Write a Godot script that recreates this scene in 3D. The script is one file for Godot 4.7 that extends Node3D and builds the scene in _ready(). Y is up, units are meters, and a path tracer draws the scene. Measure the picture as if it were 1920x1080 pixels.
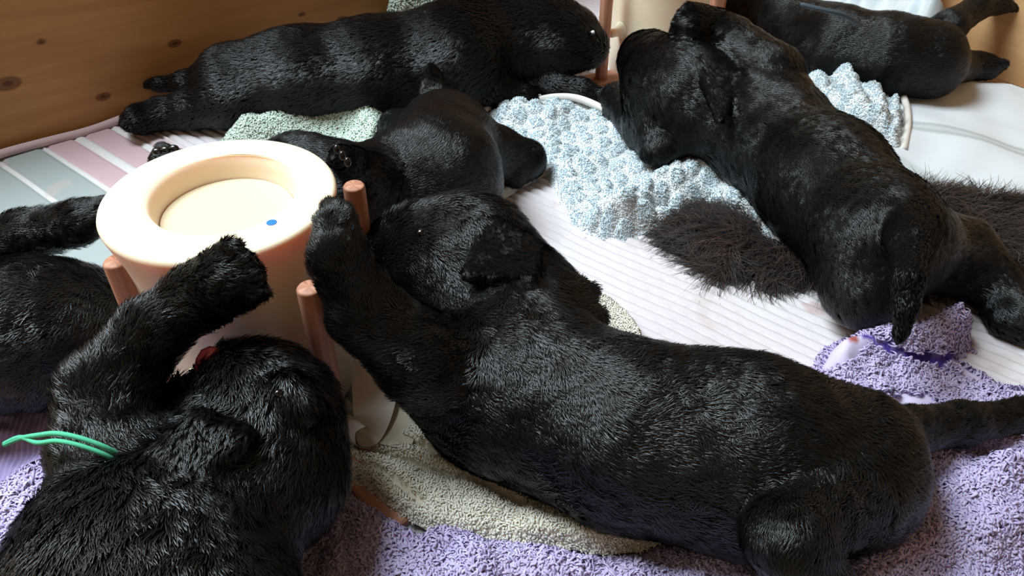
extends Node3D

# ---------------------------------------------------------------- camera geometry
const FOCAL := 1500.0        # focal length in pixels of the 1920 x 1080 frame
const TILT := 0.6807         # the camera looks down by 39 degrees
const EYE := 0.5             # metres above the box floor

func ray(u: float, v: float) -> Vector3:
	var a := (u - 960.0) / FOCAL
	var b := (540.0 - v) / FOCAL
	return Vector3(a, b * cos(TILT) - sin(TILT), -cos(TILT) - b * sin(TILT))

func ph(u: float, v: float, h := 0.0) -> Vector3:       # the point of the place seen at (u, v), at height h
	var d := ray(u, v)
	return Vector3(0, EYE, 0) + d * ((h - EYE) / d.y)

func J(u: float, v: float, r: float, h: float) -> Vector4:   # a joint at height h with a radius of r pixels
	var d := ray(u, v)
	var t := (h - EYE) / d.y
	var p := Vector3(0, EYE, 0) + d * t
	return Vector4(p.x, p.y, p.z, r * t / FOCAL)

func JR(u: float, v: float, r: float, lift := 0.008) -> Vector4:   # a joint that rests on the bedding
	var d := ray(u, v)
	var t := (EYE - lift) / (-d.y + r / FOCAL)
	var p := Vector3(0, EYE, 0) + d * t
	return Vector4(p.x, p.y, p.z, r * t / FOCAL)

func JT(u: float, v: float, r: float, t: float) -> Vector4:       # a joint at depth t
	var p := Vector3(0, EYE, 0) + ray(u, v) * t
	return Vector4(p.x, p.y, p.z, r * t / FOCAL)

func V(j: Vector4) -> Vector3:
	return Vector3(j.x, j.y, j.z)

# ---------------------------------------------------------------- naming helpers
var taken := {}
func numbered(called: String) -> String:
	if not taken.has(called):
		taken[called] = 0
		return called
	taken[called] += 1
	return "%s_%03d" % [called, taken[called]]

func thing(called: String, label: String, category: String, at := Vector3.ZERO, group := "") -> Node3D:
	var o := Node3D.new()
	o.name = numbered(called)
	add_child(o)
	o.position = at
	o.set_meta("label", label)
	o.set_meta("category", category)
	if group != "":
		o.set_meta("group", group)
	return o

func part(called: String, mesh: Mesh, mat: Material, parent: Node3D, label := "") -> MeshInstance3D:
	var o := MeshInstance3D.new()
	o.name = called
	o.mesh = mesh
	o.material_override = mat
	parent.add_child(o, true)
	if label != "":
		o.set_meta("label", label)
	return o

func structure(called: String, mesh: Mesh, mat: Material, at := Vector3.ZERO, turn := 0.0) -> MeshInstance3D:
	var o := MeshInstance3D.new()
	o.name = called
	o.mesh = mesh
	o.material_override = mat
	add_child(o, true)
	o.position = at
	o.rotation.y = turn
	o.set_meta("kind", "structure")
	return o

func tag(o: Node, label: String, category: String, group := "") -> void:
	o.set_meta("label", label)
	o.set_meta("category", category)
	if group != "":
		o.set_meta("group", group)

# ---------------------------------------------------------------- materials
func mat(c: Color, rough := 0.8, spec := 0.5) -> StandardMaterial3D:
	var m := StandardMaterial3D.new()
	m.albedo_color = c
	m.roughness = rough
	m.metallic_specular = spec
	m.cull_mode = BaseMaterial3D.CULL_DISABLED
	return m

func vmat(rough := 0.9, spec := 0.3) -> StandardMaterial3D:   # colour comes with the vertices
	var m := mat(Color.WHITE, rough, spec)
	m.vertex_color_use_as_albedo = true
	return m

func lin(r: float, g: float, b: float) -> Color:
	return Color(r / 255.0, g / 255.0, b / 255.0).srgb_to_linear()

func noise(freq: float, sd := 1, oct := 3) -> FastNoiseLite:
	var n := FastNoiseLite.new()
	n.seed = sd
	n.frequency = freq
	n.noise_type = FastNoiseLite.TYPE_SIMPLEX_SMOOTH
	n.fractal_octaves = oct
	return n

func pine_texture(w: int, h: int, base: Color, dark: Color, knots: Array, sd: int) -> ImageTexture:
	var grain := noise(0.035, sd, 4)
	grain.noise_type = FastNoiseLite.TYPE_PERLIN
	var wide := noise(0.012, sd + 5, 2)
	var fine := noise(0.4, sd + 9, 2)
	var img := Image.create(w, h, false, Image.FORMAT_RGB8)
	for y in h:
		for x in w:
			var fx := float(x)
			var fy := float(y)
			var kd := 0.0
			for k in knots:
				var dx: float = (fx - k[0]) * 0.55
				var dy: float = fy - k[1]
				var d2: float = dx * dx + dy * dy
				var rr: float = k[2]
				if d2 < rr * rr * 16.0:
					var d := sqrt(d2)
					fy += dy * 0.9 * exp(-d2 / (rr * rr * 3.0))
					if d * 1.0 < rr:
						kd = maxf(kd, clampf((rr - d) / (rr * 0.35), 0.0, 1.0) * (0.75 + 0.25 * sin(d / rr * 9.0)))
			var a := 0.5 + 0.5 * sin((fy * 0.16 + 7.0 * wide.get_noise_2d(fx * 0.22, fy * 0.9)) * 1.0)
			var g := grain.get_noise_2d(fx * 0.12, fy * 3.5)
			var t := clampf(0.32 * a * a + 0.42 * g + 0.2 + 0.1 * fine.get_noise_2d(fx * 0.06, fy * 2.0), 0.0, 1.0)
			var c := base.lerp(dark, t * 0.75)
			c = c.lerp(Color(0.24, 0.11, 0.05), kd * 0.85)
			img.set_pixel(x, y, c)
	img.generate_mipmaps()
	return ImageTexture.create_from_image(img)

# ---------------------------------------------------------------- mesh helpers
func from_arrays(v: PackedVector3Array, idx: PackedInt32Array, n := PackedVector3Array(), col := PackedColorArray(), uv := PackedVector2Array()) -> ArrayMesh:
	var a := []
	a.resize(Mesh.ARRAY_MAX)
	a[Mesh.ARRAY_VERTEX] = v
	a[Mesh.ARRAY_INDEX] = idx
	if col.size():
		a[Mesh.ARRAY_COLOR] = col
	if uv.size():
		a[Mesh.ARRAY_TEX_UV] = uv
	if n.size():
		a[Mesh.ARRAY_NORMAL] = n
	else:
		a[Mesh.ARRAY_NORMAL] = normals_of(v, idx)
	var m := ArrayMesh.new()
	m.add_surface_from_arrays(Mesh.PRIMITIVE_TRIANGLES, a)
	return m

func normals_of(v: PackedVector3Array, idx: PackedInt32Array) -> PackedVector3Array:
	var n := PackedVector3Array()
	n.resize(v.size())
	for i in range(0, idx.size(), 3):
		var a := idx[i]
		var b := idx[i + 1]
		var c := idx[i + 2]
		var f := (v[c] - v[a]).cross(v[b] - v[a])
		n[a] += f
		n[b] += f
		n[c] += f
	for i in n.size():
		n[i] = n[i].normalized()
	return n

func box(size: Vector3, bevel := 0.004) -> ArrayMesh:     # a box with chamfered edges
	var h := size * 0.5
	var b := minf(bevel, minf(h.x, minf(h.y, h.z)) * 0.9)
	var st := SurfaceTool.new()
	st.begin(Mesh.PRIMITIVE_TRIANGLES)
	st.set_smooth_group(-1)
	var pts := []
	for sx in [-1, 1]:
		for sy in [-1, 1]:
			for sz in [-1, 1]:
				pts.append([Vector3(sx * h.x, sy * (h.y - b), sz * (h.z - b)), Vector3(sx * (h.x - b), sy * h.y, sz * (h.z - b)), Vector3(sx * (h.x - b), sy * (h.y - b), sz * h.z)])
	var poly := func(list: Array, out: Vector3):
		for i in range(1, list.size() - 1):
			var p: Vector3 = list[0]
			var q: Vector3 = list[i]
			var r: Vector3 = list[i + 1]
			var f := (r - p).cross(q - p)
			var order := [p, q, r] if f.dot(out) > 0 else [p, r, q]
			for w in order:
				st.set_uv(Vector2(w.x, w.y + w.z * 4.0))
				st.add_vertex(w)
	var id := func(x: int, y: int, z: int) -> int: return (4 if x > 0 else 0) + (2 if y > 0 else 0) + (1 if z > 0 else 0)
	for s in [-1, 1]:
		poly.call([pts[id.call(s, -1, -1)][0], pts[id.call(s, 1, -1)][0], pts[id.call(s, 1, 1)][0], pts[id.call(s, -1, 1)][0]], Vector3(s, 0, 0))
		poly.call([pts[id.call(-1, s, -1)][1], pts[id.call(1, s, -1)][1], pts[id.call(1, s, 1)][1], pts[id.call(-1, s, 1)][1]], Vector3(0, s, 0))
		poly.call([pts[id.call(-1, -1, s)][2], pts[id.call(1, -1, s)][2], pts[id.call(1, 1, s)][2], pts[id.call(-1, 1, s)][2]], Vector3(0, 0, s))
		for r in [-1, 1]:
			poly.call([pts[id.call(s, r, -1)][0], pts[id.call(s, r, 1)][0], pts[id.call(s, r, 1)][1], pts[id.call(s, r, -1)][1]], Vector3(s, r, 0))
			poly.call([pts[id.call(s, -1, r)][0], pts[id.call(s, 1, r)][0], pts[id.call(s, 1, r)][2], pts[id.call(s, -1, r)][2]], Vector3(s, 0, r))
			poly.call([pts[id.call(-1, s, r)][1], pts[id.call(1, s, r)][1], pts[id.call(1, s, r)][2], pts[id.call(-1, s, r)][2]], Vector3(0, s, r))
			for q in [-1, 1]:
				var p: Array = pts[id.call(s, r, q)]
				poly.call([p[0], p[1], p[2]], Vector3(s, r, q))
	st.generate_normals()
	return st.commit()

func lathe(profile: Array, seg := 48, moved := 999, by := Vector3.ZERO) -> ArrayMesh:       # profile of Vector2(radius, height), from the bottom up on the outside
	var v := PackedVector3Array()
	var idx := PackedInt32Array()
	var n := profile.size()
	for i in seg + 1:
		var a := TAU * i / seg
		for j in n:
			var p: Vector2 = profile[j]
			v.append(Vector3(cos(a) * p.x, p.y, sin(a) * p.x) + (by if j >= moved else Vector3.ZERO))
	for i in seg:
		for j in n - 1:
			var a := i * n + j
			var b := a + n
			idx.append_array([a, a + 1, b, b, a + 1, b + 1])
	# weld the seam normals
	var nn := normals_of(v, idx)
	for j in n:
		var s := (nn[j] + nn[seg * n + j]).normalized()
		nn[j] = s
		nn[seg * n + j] = s
	var up := PackedVector2Array()
	for i in seg + 1:
		for p in profile:
			up.append(Vector2(p.y * 3.0, float(i) / seg))
	return from_arrays(v, idx, nn, PackedColorArray(), up)

func tube(path: PackedVector3Array, radii: Array, seg := 8) -> ArrayMesh:
	var v := PackedVector3Array()
	var idx := PackedInt32Array()
	var n := path.size()
	var side := Vector3.UP
	for i in n:
		var d := (path[mini(i + 1, n - 1)] - path[maxi(i - 1, 0)]).normalized()
		var x := d.cross(side)
		if x.length() < 0.1:
			x = d.cross(Vector3.RIGHT)
		x = x.normalized()
		var y := x.cross(d)
		var r: float = radii[mini(i, radii.size() - 1)]
		for k in seg:
			var a := TAU * k / seg
			v.append(path[i] + (x * cos(a) + y * sin(a)) * r)
	for i in n - 1:
		for k in seg:
			var a := i * seg + k
			var b := i * seg + (k + 1) % seg
			idx.append_array([a, b, a + seg, b, b + seg, a + seg])
	var c0 := v.size()
	v.append(path[0])
	v.append(path[n - 1])
	for k in seg:
		idx.append_array([c0, (k + 1) % seg, k, c0 + 1, (n - 1) * seg + k, (n - 1) * seg + (k + 1) % seg])
	return from_arrays(v, idx)

func spline(pts: Array, steps := 6) -> PackedVector3Array:
	var out := PackedVector3Array()
	for i in pts.size() - 1:
		var a: Vector3 = pts[maxi(i - 1, 0)]
		var b: Vector3 = pts[i]
		var c: Vector3 = pts[i + 1]
		var d: Vector3 = pts[mini(i + 2, pts.size() - 1)]
		for s in steps:
			out.append(b.cubic_interpolate(c, a, d, float(s) / steps))
	out.append(pts[-1])
	return out

func seg_dist(p: Vector2, line: PackedVector2Array) -> float:
	var best := 1e9
	for i in line.size() - 1:
		var a := line[i]
		var ab := line[i + 1] - a
		var h := clampf((p - a).dot(ab) / maxf(ab.length_squared(), 1e-9), 0.0, 1.0)
		best = minf(best, (p - a - ab * h).length_squared())
	return sqrt(best)

func ground(list: Array, h := 0.0) -> PackedVector2Array:     # pixels of the photograph laid out on the plan
	var out := PackedVector2Array()
	for i in range(0, list.size(), 2):
		var p := ph(list[i], list[i + 1], h)
		out.append(Vector2(p.x, p.z))
	return out

# A cloth: a sheet over the polygon, whose height and colour are functions of the plan (x, z) and the distance to its edge
func cloth(poly: PackedVector2Array, cell: float, high: Callable, colour: Callable) -> Dictionary:
	var lo := poly[0]
	var hi := poly[0]
	for p in poly:
		lo = lo.min(p)
		hi = hi.max(p)
	lo -= Vector2(cell, cell) * 1.5
	hi += Vector2(cell, cell) * 1.5
	var nx := int((hi.x - lo.x) / cell) + 2
	var nz := int((hi.y - lo.y) / cell) + 2
	var ring := poly.duplicate()
	ring.append(poly[0])
	var inside := PackedByteArray()
	inside.resize(nx * nz)
	for k in nz:
		for i in nx:
			inside[k * nx + i] = 1 if Geometry2D.is_point_in_polygon(lo + Vector2(i, k) * cell, poly) else 0
	var v := PackedVector3Array()
	var col := PackedColorArray()
	var idx := PackedInt32Array()
	var number := PackedInt32Array()
	number.resize(nx * nz)
	number.fill(-1)
	for k in nz - 1:
		for i in nx - 1:
			var q := [k * nx + i, k * nx + i + 1, (k + 1) * nx + i, (k + 1) * nx + i + 1]
			var c := inside[q[0]] + inside[q[1]] + inside[q[2]] + inside[q[3]]
			if c == 0:
				continue
			for w in q:
				if number[w] >= 0:
					continue
				number[w] = v.size()
				var p := lo + Vector2(w % nx, w / nx) * cell
				var e := 0.0
				if inside[w]:
					e = seg_dist(p, ring)
				else:
					var best := 1e9
					var at := p
					for s in ring.size() - 1:
						var near := Geometry2D.get_closest_point_to_segment(p, ring[s], ring[s + 1])
						if near.distance_squared_to(p) < best:
							best = near.distance_squared_to(p)
							at = near
					p = at
				v.append(Vector3(p.x, high.call(p, e), p.y))
				col.append(colour.call(p, e))
			idx.append_array([number[q[0]], number[q[1]], number[q[2]], number[q[2]], number[q[1]], number[q[3]]])
	var n := normals_of(v, idx)
	return {"v": v, "n": n, "idx": idx, "col": col, "mesh": from_arrays(v, idx, n, col)}

# ---------------------------------------------------------------- fibres: one little tuft mesh, laid over a surface as copies
func tuft_mesh(blades: int, length: float, width: float, rise: float, spread: float, curl: float, sd: int, cross := 0.35) -> ArrayMesh:
	var rng := RandomNumberGenerator.new()
	rng.seed = sd
	var v := PackedVector3Array()
	var n := PackedVector3Array()
	var idx := PackedInt32Array()
	for b in blades:
		var root := Vector3(rng.randf_range(-spread, spread), -0.0005, rng.randf_range(-spread, spread))
		var turn := rng.randf_range(-cross, cross)
		var l := length * rng.randf_range(0.7, 1.15)
		var dir := Vector3(sin(turn), 0, cos(turn))
		var side := Vector3(cos(turn), 0, -sin(turn))
		var lift := rise * rng.randf_range(0.5, 1.5)
		var bend := curl * rng.randf_range(-1.0, 1.0)
		var steps := 3
		var at := v.size()
		for s in steps + 1:
			var t := float(s) / steps
			var c := root + dir * l * t + Vector3.UP * l * lift * (t - 0.55 * t * t) * 1.6 + side * bend * l * t * t
			var w := width * (1.0 - 0.85 * t * t)
			var up := (Vector3.UP - dir * lift * (1.0 - 1.1 * t) * 1.2).normalized()
			v.append(c - side * w * 0.5)
			v.append(c + side * w * 0.5)
			n.append((up - side * 0.7).normalized())
			n.append((up + side * 0.7).normalized())
			if s < steps:
				var i := at + s * 2
				idx.append_array([i, i + 1, i + 2, i + 1, i + 3, i + 2])
	return from_arrays(v, idx, n)

func loop_mesh(loops: int, height: float, width: float, sd: int) -> ArrayMesh:   # terry pile
	var rng := RandomNumberGenerator.new()
	rng.seed = sd
	var v := PackedVector3Array()
	var n := PackedVector3Array()
	var idx := PackedInt32Array()
	for b in loops:
		var turn := rng.randf_range(0, TAU)
		var dir := Vector3(cos(turn), 0, sin(turn))
		var side := Vector3(-sin(turn), 0, cos(turn))
		var root := Vector3(rng.randf_range(-1, 1), 0, rng.randf_range(-1, 1)) * height * 0.6
		var hh := height * rng.randf_range(0.7, 1.2)
		var at := v.size()
		var lean := side * hh * rng.randf_range(-0.7, 0.7)
		for s in 6:
			var a := PI * s / 5.0
			var c := root + dir * (-cos(a)) * hh * 0.55 + Vector3.UP * (sin(a) * hh - 0.0006) + lean * sin(a)
			var up := (dir * -cos(a) + Vector3.UP * sin(a)).normalized()
			v.append(c - side * width * 0.5)
			v.append(c + side * width * 0.5)
			n.append((up - side * 0.8).normalized())
			n.append((up + side * 0.8).normalized())
			if s < 5:
				var i := at + s * 2
				idx.append_array([i, i + 2, i + 1, i + 1, i + 2, i + 3])
	return from_arrays(v, idx, n)

func lay(called: String, d: Dictionary, per_m2: float, copy: Mesh, m: Material, parent: Node3D, sd: int, flow: Callable, keep: Callable, tint = null) -> void:
	var rng := RandomNumberGenerator.new()
	rng.seed = sd
	var v: PackedVector3Array = d.v
	var n: PackedVector3Array = d.n
	var idx: PackedInt32Array = d.idx
	var colored: bool = tint != null
	var buf := PackedFloat32Array()
	var count := 0
	var carry := 0.0
	for i in range(0, idx.size(), 3):
		var ia := idx[i]
		var ib := idx[i + 1]
		var ic := idx[i + 2]
		var a := v[ia]
		var b := v[ib]
		var c := v[ic]
		carry += (b - a).cross(c - a).length() * 0.5 * per_m2
		while carry > rng.randf():
			carry -= 1.0
			var r1 := sqrt(rng.randf())
			var r2 := rng.randf()
			var p := a * (1.0 - r1) + b * (r1 * (1.0 - r2)) + c * (r1 * r2)
			var y := (n[ia] * (1.0 - r1) + n[ib] * (r1 * (1.0 - r2)) + n[ic] * (r1 * r2)).normalized()
			if not keep.call(p, y):
				continue
			var f: Vector4 = flow.call(p, y, ia, rng)       # direction and scale
			var z := Vector3(f.x, f.y, f.z)
			z = z - y * z.dot(y)
			if z.length() < 1e-4:
				z = y.cross(Vector3.RIGHT)
			z = z.normalized()
			var x := y.cross(z)
			var s := f.w
			buf.append_array([x.x * s, y.x * s, z.x * s, p.x, x.y * s, y.y * s, z.y * s, p.y, x.z * s, y.z * s, z.z * s, p.z])
			if colored:
				var cc: Color = tint.call(p, rng)
				buf.append_array([cc.r, cc.g, cc.b, 1.0])
			count += 1
	var mm := MultiMesh.new()
	mm.transform_format = MultiMesh.TRANSFORM_3D
	mm.use_colors = colored
	mm.mesh = copy
	mm.instance_count = count
	mm.buffer = buf
	var o := MultiMeshInstance3D.new()
	o.name = called
	o.multimesh = mm
	o.material_override = m
	o.set_meta("kind", "stuff")
	parent.add_child(o, true)
	copies_made += count
var copies_made := 0

# ---------------------------------------------------------------- sculpting: smooth union of tapered limbs, meshed as surface nets
class Prim:
	var flat := false
	var a: Vector3
	var b: Vector3
	var c: Vector3
	var ba: Vector3
	var inv := 0.0
	var ra := 0.0
	var rb := 0.0
	var k := 0.01
	var flow: Vector3
	var hair := 1.0
	func dist(p: Vector3) -> float:
		if not flat:
			var pa := p - a
			var h := clampf(pa.dot(ba) * inv, 0.0, 1.0)
			return (pa - ba * h).length() - ra - (rb - ra) * h
		var cb := c - b
		var ac := a - c
		var pa := p - a
		var pb := p - b
		var pc := p - c
		var nor := ba.cross(ac)
		if signf(ba.cross(nor).dot(pa)) + signf(cb.cross(nor).dot(pb)) + signf(ac.cross(nor).dot(pc)) < 2.0:
			var d1 := (ba * clampf(ba.dot(pa) / ba.length_squared(), 0, 1) - pa).length_squared()
			var d2 := (cb * clampf(cb.dot(pb) / cb.length_squared(), 0, 1) - pb).length_squared()
			var d3 := (ac * clampf(ac.dot(pc) / ac.length_squared(), 0, 1) - pc).length_squared()
			return sqrt(minf(d1, minf(d2, d3))) - ra
		return absf(nor.dot(pa)) / nor.length() - ra

var prims: Array[Prim] = []

func limb(p: Vector4, q: Vector4, k := 0.02, hair := 1.0, flow := Vector3.ZERO) -> void:
	var o := Prim.new()
	o.a = V(p)
	o.b = V(q)
	o.ba = o.b - o.a
	o.inv = 1.0 / maxf(o.ba.length_squared(), 1e-9)
	o.ra = p.w
	o.rb = q.w
	o.k = k
	o.hair = hair
	o.flow = flow if flow != Vector3.ZERO else o.ba.normalized()
	prims.append(o)

func chain(list: Array, k := 0.02, hair := 1.0) -> void:
	var first := prims.is_empty()
	for i in list.size() - 1:
		limb(list[i], list[i + 1], k if first or i == 0 else minf(k, 0.009), hair)

func flap(p: Vector4, q: Vector4, r: Vector4, thick: float, k := 0.006, hair := 0.5) -> void:    # an ear, its tip is r
	var o := Prim.new()
	o.flat = true
	o.a = V(p)
	o.b = V(q)
	o.c = V(r)
	o.ba = o.b - o.a
	o.ra = thick
	o.k = k
	o.hair = hair
	o.flow = (o.c - (o.a + o.b) * 0.5).normalized()
	prims.append(o)

func paw(wrist: Vector4, tip: Vector4, side: Vector3, spread := 1.0) -> void:     # a foot with four toes
	limb(wrist, tip, 0.012, 0.55)
	var d := (V(tip) - V(wrist)).normalized()
	var r := tip.w
	for i in 4:
		var s := (i - 1.5)
		var root := V(tip) + side * s * r * 0.42 * spread
		var end := V(tip) + side * s * r * 0.52 * spread + d * r * (0.95 - 0.12 * absf(s))
		limb(Vector4(root.x, root.y, root.z, r * 0.46), Vector4(end.x, end.y, end.z, r * 0.36), 0.003, 0.5)

func field_at(p: Vector3, list: Array) -> float:
	var d := 1.0
	for o: Prim in list:
		var e := o.dist(p)
		var k := o.k
		var h := k - absf(d - e)
		d = minf(d, e)
		if h > 0.0:
			d -= h * h * 0.25 / k
	return d

func sculpt(cell: float, rough: FastNoiseLite = null, amount := 0.0) -> Dictionary:
	var lo := Vector3(1e9, 1e9, 1e9)
	var hi := -lo
	for o in prims:
		var r := maxf(o.ra, o.rb) + cell * 3.0
		for p in ([o.a, o.b, o.c] if o.flat else [o.a, o.b]):
			lo = lo.min(p - Vector3.ONE * r)
			hi = hi.max(p + Vector3.ONE * r)
	const B := 5
	var bx := int((hi.x - lo.x) / cell / B) + 1
	var by := int((hi.y - lo.y) / cell / B) + 1
	var bz := int((hi.z - lo.z) / cell / B) + 1
	var nx := bx * B + 1
	var ny := by * B + 1
	var nz := bz * B + 1
	var f := PackedFloat32Array()
	f.resize(nx * ny * nz)
	f.fill(9.0)
	var half := cell * B * 0.5
	var reach := half * 1.7321
	var active := []
	for kz in bz:
		for ky in by:
			for kx in bx:
				var centre := lo + Vector3(kx, ky, kz) * (cell * B) + Vector3.ONE * half
				var low := 1e9
				var ds := PackedFloat32Array()
				for o in prims:
					var e := o.dist(centre)
					ds.append(e)
					low = minf(low, e)
				if low > reach * 1.2 + 0.012 or low < -reach * 1.25:
					continue
				var list := []
				for i in prims.size():
					if ds[i] - low < 2.2 * reach + prims[i].k:
						list.append(prims[i])
				if absf(field_at(centre, list)) > reach * 1.25 + amount:
					continue
				active.append(Vector3i(kx, ky, kz))
				for z in range(kz * B, kz * B + B + 1):
					for y in range(ky * B, ky * B + B + 1):
						for x in range(kx * B, kx * B + B + 1):
							var i := (z * ny + y) * nx + x
							if f[i] > 8.0:
								var p := lo + Vector3(x, y, z) * cell
								f[i] = field_at(p, list)
								if rough:
									f[i] += rough.get_noise_3dv(p) * amount
	var number := {}
	var v := PackedVector3Array()
	var n := PackedVector3Array()
	var sy := nx
	var sz := nx * ny
	var corner := PackedInt32Array([0, 1, sy, sy + 1, sz, sz + 1, sz + sy, sz + sy + 1])
	for blk: Vector3i in active:
		for z in range(blk.z * B, blk.z * B + B):
			for y in range(blk.y * B, blk.y * B + B):
				for x in range(blk.x * B, blk.x * B + B):
					var i := z * sz + y * sy + x
					var v0 := f[i]
					var v1 := f[i + 1]
					var v2 := f[i + sy]
					var v3 := f[i + sy + 1]
					var v4 := f[i + sz]
					var v5 := f[i + sz + 1]
					var v6 := f[i + sz + sy]
					var v7 := f[i + sz + sy + 1]
					var low := minf(minf(minf(v0, v1), minf(v2, v3)), minf(minf(v4, v5), minf(v6, v7)))
					if low >= 0.0:
						continue
					var top := maxf(maxf(maxf(v0, v1), maxf(v2, v3)), maxf(maxf(v4, v5), maxf(v6, v7)))
					if top < 0.0:
						continue
					var w := PackedFloat32Array([v0, v1, v2, v3, v4, v5, v6, v7])
					var sum := Vector3.ZERO
					var c := 0
					for a in 8:
						for bit in 3:
							if a & (1 << bit):
								continue
							var b := a | (1 << bit)
							if (w[a] < 0.0) != (w[b] < 0.0):
								var t := w[a] / (w[a] - w[b])
								var pa := Vector3(a & 1, (a >> 1) & 1, a >> 2)
								pa[bit] += t
								sum += pa
								c += 1
					number[i] = v.size()
					v.append(lo + (Vector3(x, y, z) + sum / c) * cell)
					n.append(Vector3(v1 + v3 + v5 + v7 - v0 - v2 - v4 - v6, v2 + v3 + v6 + v7 - v0 - v1 - v4 - v5, v4 + v5 + v6 + v7 - v0 - v1 - v2 - v3).normalized())
	var idx := PackedInt32Array()
	for i: int in number:
		var s := f[i] < 0.0
		var me: int = number[i]
		for axis in 3:
			var step: int = [1, sy, sz][axis]
			if (f[i + step] < 0.0) == s:
				continue
			var u: int = [sy, sz, 1][axis]
			var w: int = [sz, 1, sy][axis]
			if not (number.has(i - u) and number.has(i - w) and number.has(i - u - w)):
				continue
			var q0: int = number[i - u - w]
			var q1: int = number[i - w]
			var q3: int = number[i - u]
			if s:
				idx.append_array([q0, me, q1, q0, q3, me])
			else:
				idx.append_array([q0, q1, me, q0, me, q3])
	# flow and hair length of every vertex
	var flow := PackedVector3Array()
	var hair := PackedFloat32Array()
	for p in v:
		var fl := Vector3.ZERO
		var ln := 0.0
		var ws := 0.0
		for o in prims:
			var e := o.dist(p)
			if e > 0.05:
				continue
			var w := 1.0 / pow(absf(e) + 0.004, 3.0)
			fl += o.flow * w
			ln += o.hair * w
			ws += w
		flow.append(fl.normalized())
		hair.append(ln / maxf(ws, 1e-9))
	return {"v": v, "n": n, "idx": idx, "flow": flow, "hair": hair, "mesh": from_arrays(v, idx, n)}

var fur_mat: StandardMaterial3D
var skin_mat: StandardMaterial3D
var tufts := []

func puppy(label: String, cell: float, density: float, length: float, sd: int, wave := 0.9) -> Node3D:
	var d := sculpt(cell, noise(30.0, sd, 2), 0.0012)
	prims = []
	var centre := Vector3.ZERO
	for p: Vector3 in d.v:
		centre += p
	centre /= d.v.size()
	var base := Vector3(centre.x, 0.0, centre.z)
	var o := thing("puppy", label, "puppy", base, "black puppies")
	var v: PackedVector3Array = d.v
	for i in v.size():
		v[i] -= base
	d.v = v
	part("body", from_arrays(d.v, d.idx, d.n), skin_mat, o)
	var swirl := noise(16.0, sd + 3, 2)
	var fine := noise(110.0, sd + 4, 1)
	var flows: PackedVector3Array = d.flow
	var hairs: PackedFloat32Array = d.hair
	var flow := func(p: Vector3, y: Vector3, i: int, rng: RandomNumberGenerator) -> Vector4:
		var f := flows[i]
		f = f.rotated(y, swirl.get_noise_3dv(p) * wave + fine.get_noise_3dv(p) * wave + rng.randf_range(-0.25, 0.25)) + Vector3.DOWN * 0.25
		return Vector4(f.x, f.y, f.z, length * hairs[i] * rng.randf_range(0.75, 1.15))
	var keep := func(_p: Vector3, y: Vector3) -> bool: return y.y > -0.75
	lay("fur", d, density, tufts[sd % tufts.size()], fur_mat, o, sd, flow, keep)
	print(label, " ", v.size(), " verts ", Time.get_ticks_msec())
	return o

func bead(called: String, at: Vector3, r: float, m: Material, parent: Node3D, squash := Vector3.ONE) -> void:
	var s := SphereMesh.new()
	s.radius = r
	s.height = r * 2
	s.radial_segments = 20
	s.rings = 10
	var o := part(called, s, m, parent)
	o.position = at - parent.position
	o.scale = squash

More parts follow.
